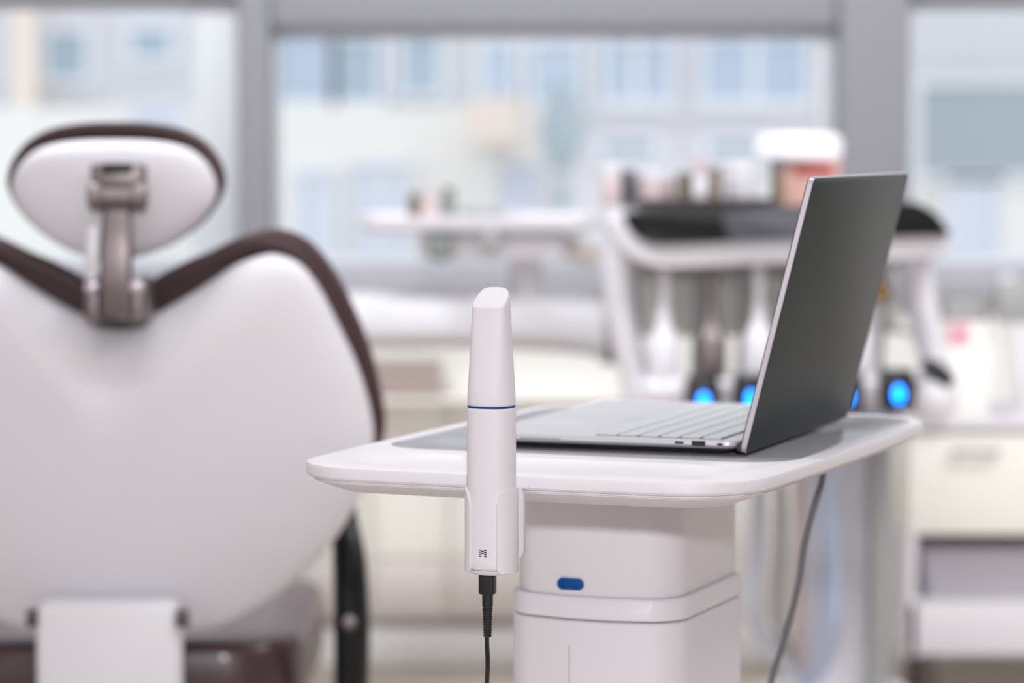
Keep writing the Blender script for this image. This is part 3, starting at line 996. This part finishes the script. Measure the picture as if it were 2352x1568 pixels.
obj('arm_link', tube(NB(), [(a1.x - .14, AYT + .13, tzt - .05), (a1.x - .05, AYT + .1, tzt - .06), (a1.x, AYT + .08, tzt - .075)], .022, 14, 6), 'beige', at)
obj('support_post', tube(NB(), [(a0.x + .3, AYT + .13, tzt - .06), (a0.x + .3, AYT + .14, .84), (a0.x + .3, AYT + .15, .799)], [.028, .028, .03], 16, 4), 'white_gloss', at)


def onplate(name, label, cat, px0, px1, py0, m, d=.04, dy=.08):
    l, r = P(px0, 490, AYT + dy), P(px1, 490, AYT + dy)
    zt = P(px0, py0, AYT + dy).z
    t = thing(name, label, cat, ((l.x + r.x) / 2, AYT + dy, tzt - .0075))
    z0 = tzt - .0075
    obj('body', bx(l.x, r.x, AYT + dy - d / 2, AYT + dy + d / 2, z0, zt - .012, bev=.003), m, t)
    obj('lid', bx(l.x + .002, r.x - .002, AYT + dy - d / 2 + .002, AYT + dy + d / 2 - .002, zt - .012, zt, bev=.003), m, t)


onplate('box', 'brownish grey box at the left of three on the swing-arm side table', 'box', 936, 968, 442, 'brown')
onplate('box', 'pale rose box in the middle of three on the swing-arm side table', 'box', 970, 1008, 440, 'rose')
onplate('box', 'dark green-grey box at the right of three on the swing-arm side table', 'box', 1012, 1046, 430, 'green')
q0, q1 = P(1052, 486, AYT + .06), P(1160, 486, AYT + .06)
tag(obj('handpiece_rest', tube(NB(), [(q0.x, AYT + .06, tzt + .002), ((q0.x + q1.x) / 2, AYT + .06, tzt + .002), (q1.x, AYT + .05, tzt + .003)], [.012, .010, .008], 12, 5), 'greygreen', origin=(q0.x, AYT + .06, tzt)), 'slim grey handpiece lying beside the dark green-grey box', 'handpiece')
gl = P(1178, 494, AYT + .05)
tag(obj('glass_dish', lathe(NB(), [(.010, tzt - .0078), (.016, tzt - .004), (.02, tzt + .016), (.0185, tzt + .016), (.014, tzt - .002)], 22, (gl.x, AYT + .05, 0)), 'alu_light', origin=(gl.x, AYT + .05, tzt)), 'small pale round dish at the tip of the slim grey handpiece', 'dish')

# ------------------------------------------------------------------ long white curved arm behind the scanner
wy = 5.6
arm = thing('unit_swing_arm', 'thick white horizontal arm, gently curved, running behind the scanner tip', 'arm', (P(1100, 740, wy).x, wy, 0))
pts = [(520, 742), (700, 738), (900, 734), (1100, 734), (1280, 742), (1360, 752), (1400, 762)]
tb = NB()
rings = []
C = catmull([P(x, y, wy) for x, y in pts], 6)
for i, c in enumerate(C):
    e = min(1, .25 + (len(C) - 1 - i) * .25)
    rings.append([c + Vector((0, y * (.6 + .4 * e), z * (.75 + .25 * e))) for y, z in rrect(.12, .105, .045, 6)])
loft(tb, rings)
obj('arm_cover', tb, 'tray_white', arm)
pcol = P(620, 740, wy)
obj('arm_post', loft(NB(), [[(pcol.x + x, wy + y, z) for x, y in rrect(.14, .12, .04, 6)] for z in (0, pcol.z - .04)]), 'white_gloss', arm)
p_ = P(1415, 790, wy)
obj('arm_shade', lathe(NB(), [(.01, -.05), (.03, -.045), (.032, 0), (.03, .045), (.01, .05)], 18, (p_.x, wy, p_.z + .012)), 'alu', arm)  # grey cylinder added for the shadow at the arm's right end

# ------------------------------------------------------------------ low furniture under the windows
LY = 6.145
lc = thing('radiator', 'long cream panel radiator on the wall under the middle window', 'radiator', (P(1000, 1200, LY).x, LY + .05, P(900, 1425, LY).z))
x0, x1 = P(500, 1200, LY).x, P(1560, 1200, LY).x
zt, zm, zb_ = P(900, 905, LY).z, P(900, 1285, LY).z, P(900, 1425, LY).z
obj('carcass', bx(x0, x1, LY + .012, WY, zb_, zt - .012, bev=.003), 'cream', lc)
obj('top_shelf', bx(x0 - .004, x1 + .004, LY - .085, WY, zt - .012, zt, bev=.003), 'cream', lc)
nd = 6
for k in range(nd):
    a_ = x0 + (x1 - x0) * k / nd + .003
    b_ = x0 + (x1 - x0) * (k + 1) / nd - .003
    obj('front_panel', bx(a_, b_, LY, LY + .014, zm + .004, zt - .016, bev=.004), 'cream', lc)
    obj('lower_panel', bx(a_, b_, LY, LY + .014, zb_ + .004, zm, bev=.004), 'beige', lc)
bxx0, bxx1 = P(850, 870, LY - .03), P(1012, 870, LY - .03)
sb = thing('storage_box', 'taupe storage box on the shelf of the cream radiator, just right of the chair back', 'box', ((bxx0.x + bxx1.x) / 2, LY - .03, zt))
zb = P(900, 828, LY - .03).z
obj('body', bx(bxx0.x, bxx1.x, LY - .075, LY + .02, zt, zb - .015, bev=.004), mat('taupe_card', '#A99A95', .6), sb)
obj('lid', bx(bxx0.x - .004, bxx1.x + .004, LY - .078, LY + .023, zb - .015, zb, bev=.003), mat('taupe_lid', '#B3A5A0', .6), sb)

# right-hand cabinet with an open shelf
RY = 5.6
rx0, rx1 = P(2085, 1100, RY).x, P(2700, 1100, RY).x
rc = thing('side_cabinet', 'white cabinet with an open shelf gap at the right edge of the picture', 'cabinet', ((rx0 + rx1) / 2, RY + .2, 0))
zA, zB, zC, zD = P(2200, 962, RY).z, P(2200, 1228, RY).z, P(2200, 1385, RY).z, P(2200, 1505, RY).z
obj('worktop', bx(rx0 - .01, rx1, RY - .01, RY + .42, zA - .02, zA, bev=.004), 'white_satin', rc)
for k in range(2):
    a_ = rx0 + (rx1 - rx0) * k / 2 + .002
    b_ = rx0 + (rx1 - rx0) * (k + 1) / 2 - .002
    d = obj('drawer', bx(a_, b_, RY, RY + .02, zB, zA - .025, bev=.003), 'cream', rc)
    obj('handle', tube(NB(), [(a_ + .08, RY + .004, zA - .06), (a_ + .08, RY - .018, zA - .06), (b_ - .08, RY - .018, zA - .06), (b_ - .08, RY + .004, zA - .06)], .004, 8, 0), 'steel', d)
    obj('bottom_drawer', bx(a_, b_, RY, RY + .02, zD, zC, bev=.003), 'white_satin', rc)
obj('carcass', bx(rx0, rx1, RY + .02, RY + .41, zB, zA - .02), 'cream', rc)
obj('side_panel', bx(rx0, rx0 + .018, RY, RY + .41, zD, zB), 'white_satin', rc)
obj('side_panel', bx(rx1 - .018, rx1, RY, RY + .41, zD, zB), 'white_satin', rc)
obj('back_panel', bx(rx0 + .018, rx1 - .018, RY + .395, RY + .41, zC, zB), 'white_satin', rc)
obj('lower_carcass', bx(rx0 + .018, rx1 - .018, RY + .02, RY + .41, zD, zC - .001), 'white_satin', rc)
for lx_ in (rx0 + .06, rx1 - .06):
    for ly_ in (RY + .12, RY + .34):
        obj('leg', lathe(NB(), [(.016, 0), (.018, .004), (.014, zD + .001)], 14, (lx_, ly_, 0)), 'steel', rc)
fx0, fx1 = P(2112, 1300, RY + .06).x, P(2420, 1300, RY + .06).x
fz = P(2200, 1256, RY + .06).z
bn = thing('storage_bin', 'lilac grey bin inside the open shelf of the white side cabinet', 'bin', ((fx0 + fx1) / 2, RY + .15, zC))
obj('body', loft(NB(), [[(x, y, z) for x, y in rrect((fx1 - fx0) * s, .2 * s, .02, 5, 0, (fx0 + fx1) / 2, RY + .16)] for s, z in ((.88, zC), (.9, zC + .004), (1, fz - .008))]), mat('lilac_plastic', '#C3BEC8', .5), bn)
obj('rim', loft(NB(), [[(x, y, z) for x, y in rrect((fx1 - fx0) * s, .2 * s, .02, 5, 0, (fx0 + fx1) / 2, RY + .16)] for s, z in ((1, fz - .008), (1.04, fz - .006), (1.04, fz), (1, fz))]), mat('lilac_rim', '#B9B4BE', .5), bn)
# glove box standing on the right-hand cabinet
gx0, gx1 = P(2165, 800, RY + .15), P(2262, 800, RY + .15)
gb = thing('glove_box', 'cream box with grey top and pink flash on the white side cabinet', 'box', ((gx0.x + gx1.x) / 2, RY + .15, zA))
z1, z2, z3 = P(2200, 690, RY + .15).z, P(2200, 735, RY + .15).z, P(2200, 790, RY + .15).z
obj('body', bx(gx0.x, gx1.x, RY + .1, RY + .2, zA, z2, bev=.002), 'cream', gb)
obj('grey_top', bx(gx0.x, gx1.x, RY + .1, RY + .2, z2, z1, bev=.002), 'grey', gb)
obj('pink_flash', bx(gx0.x + .002, gx0.x + .045, RY + .0985, RY + .1, z3, z2 - .004), 'pinkbox', gb, label='pink printed patch')
# white stand at far right
sxp = P(2330, 800, RY + .05)
sd = thing('monitor_stand', 'slim white stand with grey head beside the cream and grey box', 'stand', (sxp.x, RY + .06, zA))
obj('foot', lathe(NB(), [(.05, zA), (.05, zA + .008), (.012, zA + .014)], 20, (sxp.x + .03, RY + .08, 0)), 'white_satin', sd)
obj('pole', tube(NB(), [(sxp.x + .03, RY + .08, zA + .01), (sxp.x + .015, RY + .08, zA + .15), (sxp.x - .015, RY + .08, zA + .26)], .016, 12, 5), 'white_satin', sd)
hx = P(2300, 690, RY + .08)
obj('head', bx(hx.x - .01, hx.x + .13, RY + .06, RY + .1, hx.z - .04, hx.z + .04, bev=.008), 'grey', sd)
# small brass valve on the unit column
vb = P(2028, 672, UY + .2)
obj('valve', lathe(NB(), [(.004, -.03), (.014, -.028), (.018, -.015), (.018, .01), (.008, .03), (.008, .06)], 16, (vb.x, UY + .22, vb.z), 'Y'), mat('brass', '#8A6A34', .3, metal=1), un, label='small brass valve')
